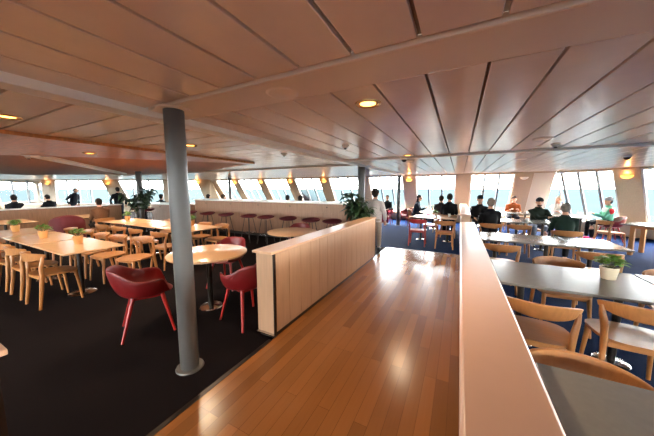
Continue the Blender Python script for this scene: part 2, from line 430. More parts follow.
def tub_chair():
    r = empty('tub_chair')
    nt, prof = 40, []
    vs = [(0, .01, .435)]
    def rimz(t):   # t = 0 front, pi back
        a = abs(t) / PI
        return .44 + .20 * smooth(.16, .34, a) + .125 * smooth(.55, .86, a)
    rows = 11
    for j in range(1, rows + 1):
        v = j / rows
        for k in range(nt):
            t = -PI + 2 * PI * k / nt
            dx, dy = math.sin(t), math.cos(t)
            a = abs(t) / PI; rz = rimz(t)
            rb = .235; w = smooth(.2, .4, a)
            if v <= .5: rad = rb * v / .5; z = .435 + .012 * (v / .5) ** 2
            else:
                q = (v - .5) / .5
                out = .085 * math.sin(q * PI / 2) if w > .5 else .085 * math.sin(q * PI / 2)
                lean = .05 * smooth(.6, 1, a) * q
                rad = rb + out * (.55 + .45 * w) + lean
                z = .447 + (rz - .447) * (1 - math.cos(q * PI / 2)) ** (.9)
            x = dx * rad * .93; y = dy * rad * (.92 if dy < 0 else .88)
            vs.append((x, y, z))
    fs = [(0, 1 + (k + 1) % nt, 1 + k) for k in range(nt)]
    for j in range(rows - 1):
        b = 1 + j * nt
        fs += [(b + k, b + (k + 1) % nt, b + nt + (k + 1) % nt, b + nt + k) for k in range(nt)]
    MB().add(vs, fs).build('shell', M['red'], r, solid=.014, sub=1)
    for sx in (-1, 1):
        MB().tube([(sx * .15, .13, .438), (sx * .235, .225, 0)], [.022, .013], 10).build('leg', M['redwood'], r)
        MB().tube([(sx * .14, -.13, .438), (sx * .225, -.25, 0)], [.022, .013], 10).build('leg', M['redwood'], r)
    MB().box(-.15, .15, -.14, .14, .405, .425).build('seat_frame', M['redwood'], r, bevel=.006)
    return r
def bar_stool():
    r = empty('bar_stool')
    nt = 28; vs = [(0, 0, .735)]
    for j in range(1, 9):
        v = j / 8
        for k in range(nt):
            t = 2 * PI * k / nt; rad = .25 * v
            z = .735 + .05 * v ** 3 + .035 * v ** 3 * max(0, -math.sin(t))
            vs.append((rad * math.cos(t), .9 * rad * math.sin(t), z))
    fs = [(0, 1 + k, 1 + (k + 1) % nt) for k in range(nt)]
    for j in range(7):
        b = 1 + j * nt; fs += [(b + k, b + nt + k, b + nt + (k + 1) % nt, b + (k + 1) % nt) for k in range(nt)]
    MB().add(vs, fs).build('seat', M['maroon'], r, solid=.028)
    for sx in (-1, 1):
        for sy in (-1, 1):
            MB().tube([(sx * .09, sy * .08, .725), (sx * .19, sy * .18, 0)], .009, 8).build('leg', M['darkmetal'], r)
    p = [(.165 * math.cos(2 * PI * k / 20) * 1.02, .156 * math.sin(2 * PI * k / 20), .28) for k in range(21)]
    q = [(x * 1.0, y, z) for x, y, z in [(-.156, -.146, .28), (.156, -.146, .28), (.156, .146, .28), (-.156, .146, .28), (-.156, -.146, .28)]]
    MB().tube(q, .008, 8).build('foot_rest', M['chrome'], r)
    return r
def rect_table(w, d, topm, name='dining_table', single=False, fp=.13):
    def mk():
        r = empty(name)
        MB().box(-w / 2, w / 2, -d / 2, d / 2, .728, .75).build('tabletop', topm, r, bevel=.003)
        MB().box(-w / 2 + .01, w / 2 - .01, -d / 2 + .01, d / 2 - .01, .722, .7275).build('under_board', M['edge'], r, smooth=False)
        for sx in ((0,) if single else (-1, 1)):
            x = sx * (w / 2 - .24)
            l = MB().lathe([(.03, .02), (.03, .715)], (x, 0, 0), 16).build('leg', M['darkmetal'], r)
            MB().box(x - .05, x + .05, -d / 2 + .1, d / 2 - .1, .70, .7215).build('top_bracket', M['darkmetal'], l, smooth=False)
            MB().lathe([(.0, .022), (.03, .022), (.06, .016), (fp - .01, .010), (fp, .0)], (x, 0, 0), 28).build('foot_plate', M['chrome'], l)
        return r
    return mk
def round_table(rad, topm):
    def mk():
        r = empty('round_table')
        MB().lathe([(0, .732), (rad - .004, .732), (rad, .737), (rad, .755), (rad - .006, .76), (0, .76)], (0, 0, 0), 64).build('tabletop', topm, r)
        MB().lathe([(.0, .02), (.035, .02), (.035, .72), (.0, .72)], (0, 0, 0), 18).build('pedestal', M['darkmetal'], r)
        MB().lathe([(0, .721), (.16, .721), (.16, .7315), (0, .7315)], (0, 0, 0), 24).build('top_plate', M['darkmetal'], r)
        MB().lathe([(.0, .03), (.04, .03), (.07, .02), (.14, .012), (.15, .0), (0, 0)], (0, 0, 0), 32).build('foot_plate', M['chrome'], r)
        return r
    return mk
def leaf(mb, base, d, L, W, droop, rnd):
    d = Vector(d).normalized(); side = d.cross(Vector((0, 0, 1)))
    if side.length < .1: side = Vector((1, 0, 0))
    side.normalize(); n = 5; vs = []; b = Vector(base)
    for i in range(n + 1):
        t = i / n; p = b + d * L * t + Vector((0, 0, -droop * t * t * L)); w = W * math.sin(PI * (.08 + .92 * t) ** .8) if i < n else 0.002
        up = Vector((0, 0, w * .25))
        vs += [p - side * w + up, p, p + side * w + up]
    fs = []
    for i in range(n):
        a = i * 3; fs += [(a, a + 1, a + 4, a + 3), (a + 1, a + 2, a + 5, a + 4)]
    mb.add(vs, fs)
def pot_plant(potm, seed, rp=.062, hp=.12, n=46, spread=.13):
    def mk():
        rnd = random.Random(seed); r = empty('potted_plant')
        p = MB().lathe([(0, 0), (rp * .72, 0), (rp * .76, .004), (rp, hp), (rp * .9, hp), (rp * .86, hp - .015), (0, hp - .015)], (0, 0, 0), 24).build('pot', potm, r)
        MB().lathe([(0, hp - .012), (rp * .85, hp - .012)], (0, 0, 0), 20).build('soil', M['soil'], p)
        f = MB(); st = MB()
        for i in range(n):
            a = rnd.uniform(0, 2 * PI); e = rnd.uniform(.15, 1.5)
            tip = Vector((math.cos(a) * math.cos(e) * spread * .62, math.sin(a) * math.cos(e) * spread * .62, hp + .015 + .085 * math.sin(e) * rnd.uniform(.6, 1.15)))
            if i % 3 == 0: st.tube([(tip.x * .15, tip.y * .15, hp - .012), (tip.x * .7, tip.y * .7, hp + .03), tuple(tip)], .002, 5)
            leaf(f, tip * .92 + Vector((0, 0, .008)), (math.cos(a + rnd.uniform(-.6, .6)), math.sin(a + rnd.uniform(-.6, .6)), rnd.uniform(.2, 1.3)), rnd.uniform(.045, .075), rnd.uniform(.018, .03), rnd.uniform(.2, .6), rnd)
        f.build('foliage', M['leaf'], r, solid=.0012); st.build('stem', M['stem'], r)
        return r
    return mk
def big_plant(h, spread, seed, n=90):
    def mk():
        rnd = random.Random(seed); r = empty('floor_plant')
        p = MB().lathe([(0, 0), (.15, 0), (.19, .38), (.165, .38), (.16, .34), (0, .34)], (0, 0, 0), 28).build('planter', M['black'], r)
        MB().lathe([(0, .345), (.16, .345)], (0, 0, 0), 20).build('soil', M['soil'], p)
        f = MB(); st = MB()
        for i in range(16):
            a = rnd.uniform(0, 2 * PI); rr = spread * rnd.uniform(.15, .85); zt = h * rnd.uniform(.68, 1.0)
            tip = Vector((rr * math.cos(a), rr * math.sin(a), zt))
            p0 = Vector((.06 * math.cos(a), .06 * math.sin(a), .345)); p1 = Vector((tip.x * .35, tip.y * .35, (zt + .345) * .55))
            st.tube([p0, p1, tip], [.009, .007, .004], 6)
            for k in range(n // 16 + 2):
                t = rnd.uniform(.35, 1); q = p1.lerp(tip, (t - .35) / .65); aa = a + rnd.uniform(-1.9, 1.9)
                leaf(f, q, (math.cos(aa), math.sin(aa), rnd.uniform(-.1, .9)), rnd.uniform(.16, .28), rnd.uniform(.045, .075), rnd.uniform(.3, .9), rnd)
        f.build('foliage', M['leafdark'], r, solid=.0015); st.build('stem', M['stem'], r)
        return r
    return mk
def downlight():
    r = empty('downlight')
    MB().lathe([(.062, -.002), (.085, -.012), (.098, -.008), (.1, 0), (.06, 0)], (0, 0, 0), 32).build('trim_ring', M['brass'], r)
    MB().lathe([(0, -.006), (.06, -.004), (.06, 0), (0, 0)], (0, 0, 0), 24).build('lamp_glass', M['lamp_on'], r)
    l = bpy.data.lights.new('downlight_beam', 'SPOT'); l.energy = DL_E; l.color = (1, .76, .5); l.spot_size = math.radians(135); l.spot_blend = .8; l.shadow_soft_size = .06
    lo = bpy.data.objects.new('downlight_beam', l); COL.objects.link(lo); lo.parent = r; lo.location = (0, 0, -.03)
    return r
def sconce(on=True):
    def mk():
        r = empty('wall_sconce')
        # faces -Y (into the room): half bowl of glass on a plate
        MB().box(-.07, .07, -.015, 0, -.05, .09).build('back_plate', M['brass'], r, bevel=.004)
        vs = []; nu, nv = 14, 8
        for j in range(nv + 1):
            ph = PI / 2 * j / nv
            for k in range(nu + 1):
                t = PI + PI * k / nu; rr = .135 * math.cos(ph)
                vs.append((rr * math.cos(t) * 1.0, -.015 + rr * math.sin(t) * .6, .06 - .1 * math.sin(ph)))
        fs = [(j * (nu + 1) + k, j * (nu + 1) + k + 1, (j + 1) * (nu + 1) + k + 1, (j + 1) * (nu + 1) + k) for j in range(nv) for k in range(nu)]
        MB().add(vs, fs).build('glass_shade', M['sconce_on'] if on else M['sconce_off'], r, solid=.006)
        if on:
            l = bpy.data.lights.new('sconce_bulb', 'POINT'); l.energy = SC_E; l.color = (1, .5, .18); l.shadow_soft_size = .05
            lo = bpy.data.objects.new('sconce_bulb', l); COL.objects.link(lo); lo.parent = r; lo.location = (0, -.08, .13)
        return r
    return mk
def detector():
    r = empty('smoke_detector')
    MB().lathe([(0, -.045), (.025, -.045), (.034, -.03), (.05, -.02), (.055, 0), (0, 0)], (0, 0, 0), 20).build('housing', M['white'], r)
    MB().lathe([(0, -.062), (.016, -.06), (.02, -.045), (0, -.045)], (0, 0, 0), 14).build('sensor_tip', M['darkmetal'], r)
    return r
def speaker():
    r = empty('ceiling_speaker')
    MB().lathe([(.085, -.012), (.1, -.010), (.108, -.004), (.108, 0), (.08, 0)], (0, 0, 0), 36).build('rim', M['beam'], r)
    MB().lathe([(0, -.009), (.086, -.007), (.086, 0), (0, 0)], (0, 0, 0), 30).build('grille', M['speaker'], r)
    return r
def dome_camera():
    r = empty('dome_camera')
    MB().lathe([(0, -.03), (.06, -.03), (.07, 0), (0, 0)], (0, 0, 0), 20).build('base', M['white'], r)
    MB().lathe([(0, -.08), (.03, -.072), (.048, -.05), (.052, -.03), (0, -.03)], (0, 0, 0), 20).build('dome', M['black'], r)
    return r
def cup():
    r = empty('coffee_cup')
    MB().lathe([(0, 0), (.026, 0), (.036, .085), (.032, .085), (.024, .008), (0, .008)], (0, 0, 0), 18).build('body', M['paper'], r)
    pts = [(.033 + .022 * math.sin(PI * k / 8), 0, .02 + .045 * k / 8) for k in range(9)]
    MB().tube(pts, .004, 6).build('handle', M['paper'], r)
    return r

# ------------------------------------------------------------------ people
def person(label, loc, rz, pose='sit', jacket=(30, 30, 34), trousers=(30, 32, 40), hair=(40, 30, 24), hat=None, hairlen='short', lean=.0, hands='table',
           seat=.46, scale=1., accent=None, head_turn=0., beard=None, nod=0., group=None, bulk=1.):
    r = empty('person', loc, rz); r.scale = (scale,) * 3
    V = Vector
    if pose == 'stand': hip = V((0, 0, .87))
    else: hip = V((0, 0, seat + .125))
    def up(h, fwd=0.): return hip + V((0, h * math.sin(lean) + fwd * math.cos(lean), h * math.cos(lean) - fwd * math.sin(lean)))
    chest = up(.32); neck = up(.50, .0); sho = [up(.405) + V((s * .168, 0, 0)) for s in (-1, 1)]
    hc = up(.655, .02 + nod)                                   # head centre
    HR = Matrix.Rotation(head_turn, 3, 'Z') @ Matrix.Rotation(-nod * 2, 3, 'X')
    body, top, leg = MB(), MB(), MB()
    # head and face
    body.ball(hc + V((0, 0, .02)), .1, .76, .92, 1.08, rot=HR)
    body.ball(hc + HR @ V((0, .03, -.055)), .068, .8, .95, .95)
    body.tube([hc + HR @ V((0, .085, .03)), hc + HR @ V((0, .112, -.012)), hc + HR @ V((0, .09, -.018))], [.009, .016, .012], 8)
    body.tube([hc + HR @ V((-.02, .088, -.05)), hc + HR @ V((0, .096, -.05)), hc + HR @ V((.02, .088, -.05))], .008, 6)
    for s in (-1, 1): body.ball(hc + HR @ V((s * .08, -.005, -.002)), .03, .4, .7, 1.1, 8, 6, HR)
    body.tube([neck - V((0, 0, .05)), neck + V((0, .01, .04)), hc + V((0, 0, -.04))], [.062, .054, .056], 12)
    # torso
    body.tube([up(-.03), up(.1), up(.25), up(.36), up(.44), up(.5)], [.13, .125, .13, .14, .115, .06], 16, .72)
    top.tube([up(-.09), up(.0), up(.12), up(.26), up(.37), up(.45), up(.505)], [.165 * bulk, .168 * bulk, .165 * bulk, .17 * bulk, .165 * bulk, .125, .075], 18, .76)
    # arms
    for i, s in enumerate((-1, 1)):
        S0 = sho[i]
        if hands == 'side': H = hip + V((s * .27, .04, -.06))
        elif hands == 'table': H = V((s * .11 * (1 if i else 1.1),   .40, .825 if pose == 'sit' else .9))
        elif hands == 'lap': H = hip + V((s * .12, .30, .10))
        elif hands == 'phone': H = up(.24) + V((s * .05, .36, .0))
        elif hands == 'reach': H = V((s * .12 - .32, .36, .825))
        elif hands == 'chin': H = hc + V((.03, .1, -.12)) if s > 0 else V((-.1, .36, .825))
        d = H - S0; L1, L2 = .29, .26; dl = min(d.length, L1 + L2 - .005); H = S0 + d.normalized() * dl
        a = (L1 * L1 - L2 * L2 + dl * dl) / (2 * dl); hh = math.sqrt(max(0, L1 * L1 - a * a))
        pole = V((s * .45, -.3, -1.1)); pole = (pole - d.normalized() * pole.dot(d.normalized())).normalized()
        E = S0 + d.normalized() * a + pole * hh
        body.tube([S0 - V((s * .05, 0, .01)), S0, S0.lerp(E, .5), E, E.lerp(H, .5), H], [.05, .05, .044, .037, .034, .026], 10)
        top.tube([S0 - V((s * .09, 0, -.005)), S0 + V((s * .012, 0, 0)), S0.lerp(E, .5), E, E.lerp(H, .5), H - (H - E).normalized() * .02], [.07 * bulk, .07 * bulk, .062 * bulk, .055 * bulk, .05 * bulk, .042], 12)
        f = (H - E).normalized(); dn = V((0, 0, -1)); sd = f.cross(dn)
        if sd.length < .2: sd = V((1, 0, 0))
        sd.normalize(); nn = sd.cross(f).normalized()
        if nn.z > 0: nn = -nn
        Pm = H + f * .045
        body.tube([H - f * .01, H + f * .03, H + f * .082], [.026, .036, .037], 10, .5)
        for q, (o_, l_) in enumerate(((-.029, .062), (-.01, .075), (.01, .07), (.028, .055))):
            b0 = H + f * .075 + sd * o_; b1 = b0 + f * l_ * .5 + nn * .008; b2 = b1 + f * l_ * .35 + nn * l_ * .4
            body.tube([b0, b1, b2], [.0105, .0095, .008], 7)
        tb = H + f * .025 - sd * s * .03 * (1 if sd.x * s > 0 else -1)
        inner = -V((s, 0, 0)); inner = (inner - f * inner.dot(f)).normalized()
        body.tube([H + f * .02 + inner * .02, H + f * .045 + inner * .05, H + f * .08 + inner * .05 + nn * .01], [.014, .0115, .009], 7)
    # legs
    for s in (-1, 1):
        hj = hip + V((s * .09, 0, -.02))
        if pose == 'stand':
            st = .1 * s
            kn = V((s * .1, .03 + st * .4, .48)); an = V((s * .1, st * .9, .08)); ff = V((0, 1, 0))
        else:
            kn = V((s * .13, .43, seat + .06)); an = V((s * .13, .40 + .03 * s, .08)); ff = V((0, 1, 0))
        body.tube([hj, hj.lerp(kn, .5), kn, kn.lerp(an, .35), an.lerp(kn, .1), an], [.085, .075, .056, .056, .036, .034], 12)
        leg.tube([hj + V((0, -.02, .03)), hj, hj.lerp(kn, .5), kn, kn.lerp(an, .45), an + V((0, 0, .02))], [.1, .105, .092, .073, .066, .058], 14)
        leg.ball(hip + V((s * .06, -.02, -.02)), .125, 1, .95, .8)
        body.tube([an + V((0, -.05, -.045)), an + V((0, .05, -.047)), an + ff * .14 + V((0, 0, -.055))], [.03, .034, .022], 10, .8)
        sh = MB().tube([an + V((0, -.075, -.042)), an + V((0, -.02, -.035)), an + V((0, .08, -.042)), an + V((0, .17, -.05))], [.03, .042, .042, .026], 12, .85)
        sh.build('shoe', M['black'] if accent is None or 'shoe' not in accent else cloth(accent['shoe']), r)
    def fuse(mb, name, m, vox, it):
        o = mb.build(name, m, r)
        q = o.modifiers.new('r', 'REMESH'); q.mode = 'VOXEL'; q.voxel_size = vox
        q2 = o.modifiers.new('s', 'SMOOTH'); q2.iterations = it; q2.factor = .5
        dg = bpy.context.evaluated_depsgraph_get(); me = bpy.data.meshes.new_from_object(o.evaluated_get(dg))
        o.modifiers.clear(); o.data = me
        for p in me.polygons: p.use_smooth = True
        return o
    fuse(body, 'body', M['skin'], .009, 2)
    jk = fuse(top, 'jacket', cloth(jacket), .016, 5)
    col = MB().lathe([(.075, 0), (.082, .02), (.076, .045), (.062, .04), (.06, 0)], (0, 0, 0), 18)
    col.build('collar', cloth(jacket), jk, loc=up(.475))
    fuse(leg, 'trousers', cloth(trousers), .016, 4)
    for s in (-1, 1): MB().ball(hc + HR @ V((s * .03, .082, .018)), .011, 1, .7, .8, 8, 6).build('eye', M['eye'], r)
    if hat:
        cp = MB()
        cp.ball(hc + HR @ V((0, -.005, .065)), .105, .84, 1.0, .82, rot=HR)
        o = cp.build('cap' if hat[1] == 'cap' else 'beanie', cloth(hat[0]), r)
        if hat[1] == 'cap':
            MB().add([tuple(hc + HR @ V(p)) for p in [(-.075, .06, .07), (.075, .06, .07), (.06, .17, .055), (0, .19, .05), (-.06, .17, .055)]], [(0, 1, 2, 3, 4)]).build('brim', cloth(hat[0]), o, solid=.008)
    if hair:
        hb = MB()
        if not hat: hb.ball(hc + HR @ V((0, -.016, .045)), .108, .80, .93, .93, rot=HR)
        hb.ball(hc + HR @ V((0, -.035, .0)), .092, .86, .72, 1.0, rot=HR)
        if hairlen == 'long':
            hb.tube([hc + HR @ V((0, -.05, .0)), hc + HR @ V((0, -.065, -.1)), hc + HR @ V((0, -.07, -.19))], [.085, .085, .06], 12, .6)
        if hairlen == 'curly':
            rnd = random.Random(3)
            for k in range(26):
                a = rnd.uniform(0, 2 * PI); e = rnd.uniform(-.5, 1.4); q = V((.09 * math.cos(a) * math.cos(e), -.025 + .095 * math.sin(a) * math.cos(e), .035 + .1 * math.sin(e)))
                if q.y > .055 and q.z < .08: continue
                hb.ball(hc + HR @ q, .03, seg=8, rings=6)
        fuse(hb, 'hair', cloth(hair), .011, 2)
    if beard: MB().ball(hc + HR @ V((0, .045, -.075)), .06, .9, .85, .8).build('beard', cloth(beard), r)
    if accent:
        if 'sleeve' in accent:   # pale panels on the upper sleeves
            for i, s in enumerate((-1, 1)):
                MB().ball(sho[i] + V((s * .035, .0, -.06)), .07, .8, .95, 1.4).build('sleeve_panel', cloth(accent['sleeve']), jk)
        if 'chest' in accent:
            MB().tube([up(.3), up(.4), up(.445)], [.178, .184, .158], 18, .79).build('chest_band', cloth(accent['chest']), jk)
    return tag(r, label, 'person', group)
# ------------------------------------------------------------------ steel pillars
def pillar(x, y, rad, label, zt=ZC):
    r = empty('pillar', (x, y, 0))
    MB().lathe([(rad, 0.012), (rad, zt - .012)], (0, 0, 0), 36).build('shaft', M['steel'], r)
    MB().lathe([(rad + .001, .012), (rad + .035, .012), (rad + .04, 0), (rad, 0)], (0, 0, 0), 36).build('base_ring', M['steel'], r)
    MB().lathe([(rad + .001, -.012), (rad + .05, -.012), (rad + .055, 0), (rad, 0)], (0, 0, 0), 36).build('ceiling_collar', M['beam'], r, loc=(0, 0, zt - (.008 if 1.2 < y < 1.7 else 0)))
    return tag(r, label, 'pillar')
pillar(-2.09, 1.345, .076, 'thick grey steel pillar nearest the camera, standing on the dark carpet')
pillar(-2.42, 6.75, .1, 'grey steel pillar behind the leafy plant at the end of the low wooden partition')
pillar(-2.38, 11.5, .075, 'thin dark grey steel pole on the blue carpet near the front windows')
pillar(-10.55, 5.3, .1, 'grey steel pillar beyond the left dining tables, beside the dark bushy plant')
pillar(-11.2, 10.1, .075, 'slim grey steel pillar far away in front of the left windows behind the bar counter')

# ------------------------------------------------------------------ low partitions and bar counter
def partition(x0, x1, y0, y1, label, panel_side):
    r = empty('partition', ((x0 + x1) / 2, y0, 0)); w = (x1 - x0) / 2; L = y1 - y0
    MB().box(-w + .03, w - .012, .03, L - .03, .06, .928).build('body', M['partwood'], r, smooth=False)
    MB().box(-w, w, 0, L, .93, .955).build('top_board', M['captop'], r, bevel=.004)
    MB().box(-w + .04, w - .03, .05, L - .05, .0, .06).build('plinth', M['darkmetal'], r, smooth=False)
    n = int(L / .24); fb = MB()
    for i in range(n):
        a = .07 + (L - .14) * i / n; b = .07 + (L - .14) * (i + 1) / n
        fb.box(w - .012, w - .003, a + .003, b - .003, .1, .925)
    fb.build('panel', M['partwood'], r, smooth=False)
    MB().box(w - .012, w + .002, .03, .062, .03, .928).box(w - .012, w + .002, L - .062, L - .03, .03, .928).build('corner_strip', M['darkmetal'], r, smooth=False)
    MB().box(-w + .03, w, .0, .06, .05, .058).build('end_strip', M['chrome'], r, smooth=False)
    return tag(r, label, 'partition')
partition(-1.93, -1.67, 2.0, 5.72, 'low light wooden partition with boarded side along the left of the wooden walkway', 1)
partition(-1.92, -1.6, -3.2, .27, 'near end of a low wooden partition at the bottom left corner beside the walkway', 1)
def soft_partition(y0, y1, label):
    r = empty('partition', (.175, y0, 0)); L = y1 - y0
    MB().box(-.10, .105, .02, L - .02, .05, .90).build('body', M['partwood'], r, smooth=False)
    MB().box(-.08, .09, .05, L - .05, 0, .05).build('plinth', M['darkmetal'], r, smooth=False)
    MB().box(-.142, .115, 0, L, .90, .95).build('top_board', M['softtop'], r, bevel=.014)
    return tag(r, label, 'partition')
soft_partition(-3.0, 5.72, 'wide smooth-topped peach partition running along the right of the wooden walkway')
soft_partition(7.5, 12.9, 'far smooth-topped partition by the front windows, beyond the gap in the right one')
def counter(x0, x1, y, h, label):
    r = empty('bar_counter', (x0, y, 0)); L = x1 - x0
    MB().box(.02, L - .02, .0, .36, .1, h - .05).build('body', M['walnut'], r, smooth=False)
    MB().box(.0, L, -.12, .42, h - .05, h).build('worktop', M['white'], r, bevel=.005)
    MB().box(.02, L - .02, .04, .34, 0, .1).build('plinth', M['black'], r, smooth=False)
    fb = MB(); n = int(L / .3)
    for i in range(n): fb.box(.02 + (L - .04) * i / n + .003, .02 + (L - .04) * (i + 1) / n - .003, -.01, 0, .12, h - .32)
    fb.build('front_panel', M['walnut'], r, smooth=False)
    MB().box(.02, L - .02, -.014, 0, h - .31, h - .05).build('apron', M['walnut'], r, smooth=False)
    for i in range(int(L / 1.3)): MB().tube([(.7 + i * 1.3, -.014, h - .15), (.7 + i * 1.3, -.06, h - .16), (.7 + i * 1.3, -.06, h - .13)], .008, 6).build('bag_hook', M['darkmetal'], r)
    return tag(r, label, 'counter')
counter(-9.3, -2.6, 6.62, 1.22, 'long wooden bar counter with pale top behind the dark red stools')
counter(-11.75, -9.35, 6.3, 1.02, 'lower end section of the wooden bar counter, left of the grey foreground pillar')
r = empty('partition', (-12.1, -2, 0))
MB().box(-.12, .12, 0, 7.3, 0, .97).build('body', M['walnut'], r, smooth=False)
MB().box(-.15, .16, -.02, 7.32, .97, 1.0).build('top_board', M['white'], r, bevel=.004)
tag(r, 'long low wooden partition with white top across the far left under the windows', 'partition')

# ------------------------------------------------------------------ tables and chairs
oc = wood_chair(M['oak'], M['oak']); rc = wood_chair(M['redwood'], M['redwood'])
ORD = ['first', 'second', 'third', 'fourth', 'fifth', 'sixth', 'seventh', 'eighth']
jit = random.Random(11)
def chairs(xs, y, rz, phrase, group):
    for i, x in enumerate(xs):
        a = 0
        if isinstance(x, tuple): x, dy, a = x
        else: dy = jit.uniform(-.02, .02); a = jit.uniform(-.05, .05)
        place('oakchair', oc, (x, y + dy, 0), rz + a, (phrase % ORD[i] if '%' in phrase else phrase), 'chair', group)
# left: front row
for i in range(3):
    w = 1.22; place('lt1', rect_table(w, .7, M['lefttop'], single=True, fp=.17), (-4.55 - w / 2 - i * 1.3, 1.67, 0), 0, ['beige rectangular dining table at the right end of the nearest left row', 'beige dining table in the middle of the nearest left row', 'beige dining table third from the right in the nearest left row'][i], 'table', 'dining tables in the nearest left row')
chairs([(-5.1, 0, .05), -5.78, (-6.45, 0, 0), -7.1, -7.75], 1.36, 0, 'wooden chair, near side of the nearest left table row, %s from its right end', 'chairs at the nearest left row')
chairs([(-4.88, .12, .15), (-5.5, .0, .05), -6.1, -6.8, -7.5], 2.18, PI, 'wooden chair, far side of the nearest left table row, %s from its right end', 'chairs at the nearest left row')
# left: second row
for i in range(3):
    w = 1.14; place('lt2', rect_table(w, .8, M['lefttop'], single=True, fp=.17), (-4.8 - w / 2 - i * 1.22, 3.65, 0), 0, 'beige dining table in the second left row, %s from its right end' % ORD[i], 'table', 'dining tables in the second left row')
chairs([-5.32, -6.2, -6.95, -7.7], 3.13, 0, 'wooden chair, near side of the second left table row, %s from its right end', 'chairs at the second left row')
chairs([-5.05, -5.68, -6.4, -7.1], 4.12, PI, 'wooden chair, far side of the second left table row, %s from its right end', 'chairs at the second left row')
# left: back tables by the partition
place('lt3', rect_table(1.22, .76, M['lefttop']), (-10.5, 2.1, 0), 0, 'pale table at the far left edge behind the nearest dining row', 'table', 'tables by the left partition')
place('lt3', rect_table(1.22, .76, M['lefttop']), (-10.55, 3.66, 0), 0, 'pale table beside the person in brown near the left partition', 'table', 'tables by the left partition')
chairs([-10.5], 1.62, 0, 'wooden chair at the pale far left table by the partition', None)
chairs([(-9.4, 0, 0)], 3.66, PI / 2, 'wooden chair in which the person in brown sits', None)
# round tables and tub chairs
place('rt', round_table(.495, M['lefttop']), (-2.96, 2.26, 0), 0, 'round peach table with pedestal just right of the near grey pillar', 'table', 'round tables')
place('rt', round_table(.495, M['lefttop']), (-2.95, 4.2, 0), 0, 'round peach table showing above the left partition, in front of the bar stools', 'table', 'round tables')
for (x, y, a, l) in [(-3.12, 1.56, -.45, 'red tub armchair left of the near grey pillar, its back to the camera'), (-2.27, 2.24, 1.35, 'red tub armchair between round table and the end of the left partition'),
                     (-3.38, 2.92, PI + .25, 'red tub armchair on the far side of the nearest round table'), (-3.35, 5.0, PI + .3, 'red tub armchair behind the second round table'),
                     (-2.95, 11.75, PI, 'red tub armchair by the front windows with a seated person beside the thin pole'),
                     (-2.05, 11.75, PI - .5, 'empty red tub armchair by the front windows, right of the seated person'),
                     (4.18, 11.0, PI / 2, 'red tub armchair at the right windows holding the person in green and white')]:
    place('tub', tub_chair, (x, y, 0), a, l, 'armchair', 'red tub armchairs')
# sofa chair far left
def sofa():
    r = empty('lounge_chair'); MB().box(-.29, .29, -.22, .34, .16, .44).build('seat', M['maroon'], r, bevel=.05)
    bk = MB(); pts = []
    for i in range(17):
        a = PI + PI * i / 16; pts.append((.36 * math.cos(a), .38 * math.sin(a) + .06))
    inn = [(x * .76, (y - .1) * .72 + .1) for x, y in pts]
    n = 17; vs = []
    for i in range(n):
        h = .92 - .22 * (abs(i - 8) / 8) ** 2
        vs += [(*pts[i], .14), (*pts[i], h), (*inn[i], h), (*inn[i], .14)]
    fs = [(i * 4 + k, i * 4 + (k + 1) % 4, i * 4 + 4 + (k + 1) % 4, i * 4 + 4 + k) for i in range(n - 1) for k in range(4)] + [(0, 3, 2, 1), (n * 4 - 4, n * 4 - 3, n * 4 - 2, n * 4 - 1)]
    bk.add(vs, fs).build('backrest', M['maroon'], r, bevel=.03)
    for sx in (-1, 1):
        for sy in (-1, 1): MB().tube([(sx * .22, sy * .18, .16), (sx * .25, sy * .2, 0)], [.022, .014], 8).build('leg', M['darkmetal'], r)
    return r
place('sofa', sofa, (-9.3, 2.85, 0), 1.3, 'rounded maroon lounge chair beyond the nearest left dining tables', 'armchair')
# bar stools
for i, x in enumerate([-2.85, -3.48, -4.22, -5.02, -5.68, -6.66, -7.54, -8.47]):
    place('stool', bar_stool, (x, 5.8, 0), PI, 'dark red bar stool at the long counter, %s from the leafy plant end' % ORD[i], 'stool', 'bar stools at the long counter')
for i, x in enumerate([-11.0, -11.7]):
    place('stool', bar_stool, (x, 5.75, 0), PI, ['dark red bar stool nearest the join at the lower counter section', 'dark red bar stool at the far left of the lower counter section'][i], 'stool', 'bar stools at the lower counter')
# right: rows running away from the walkway
rt = rect_table(1.2, .86, M['greytop']); rs = rect_table(.6, .86, M['greytop'], single=True)
place('g', rt, (.975, 1.09, 0), 0, 'grey-topped table in the bottom right corner beside the smooth partition', 'table', 'grey tables in the right rows')
place('g', rt, (2.2, 1.09, 0), 0, 'grey table right of the nearest one, at the right edge', 'table', 'grey tables in the right rows')
place('g', rt, (.975, 3.2, 0), 0, 'grey table carrying the potted plant in the second right row', 'table', 'grey tables in the right rows')
place('g', rt, (2.2, 3.2, 0), 0, 'grey table at the right edge of the photo just past the potted plant', 'table', 'grey tables in the right rows')
place('g', rt, (.985, 5.47, 0), 0, 'bare grey table at the partition end of the third right row', 'table', 'grey tables in the right rows')
place('gs', rs, (1.9, 5.47, 0), 0, 'narrow grey table at the right end of the third right row', 'table', 'grey tables in the right rows')
place('g', rt, (1.06, 8.5, 0), 0, 'grey table in front of the person in the black coat, fourth right row', 'table', 'grey tables in the right rows')
place('gs', rs, (1.98, 8.5, 0), 0, 'narrow grey table under the forearms of the person in the dark cap', 'table', 'grey tables in the right rows')
place('g', rt, (1.75, 11.3, 0), 0, 'grey table at the front windows beside the person in the orange-brown jacket', 'table', 'grey tables in the right rows')
place('g', rt, (3.05, 10.75, 0), -.5, 'grey table at the right windows between the person in white and the red armchair', 'table', 'grey tables in the right rows')
gr = 'wooden chairs in the right rows'
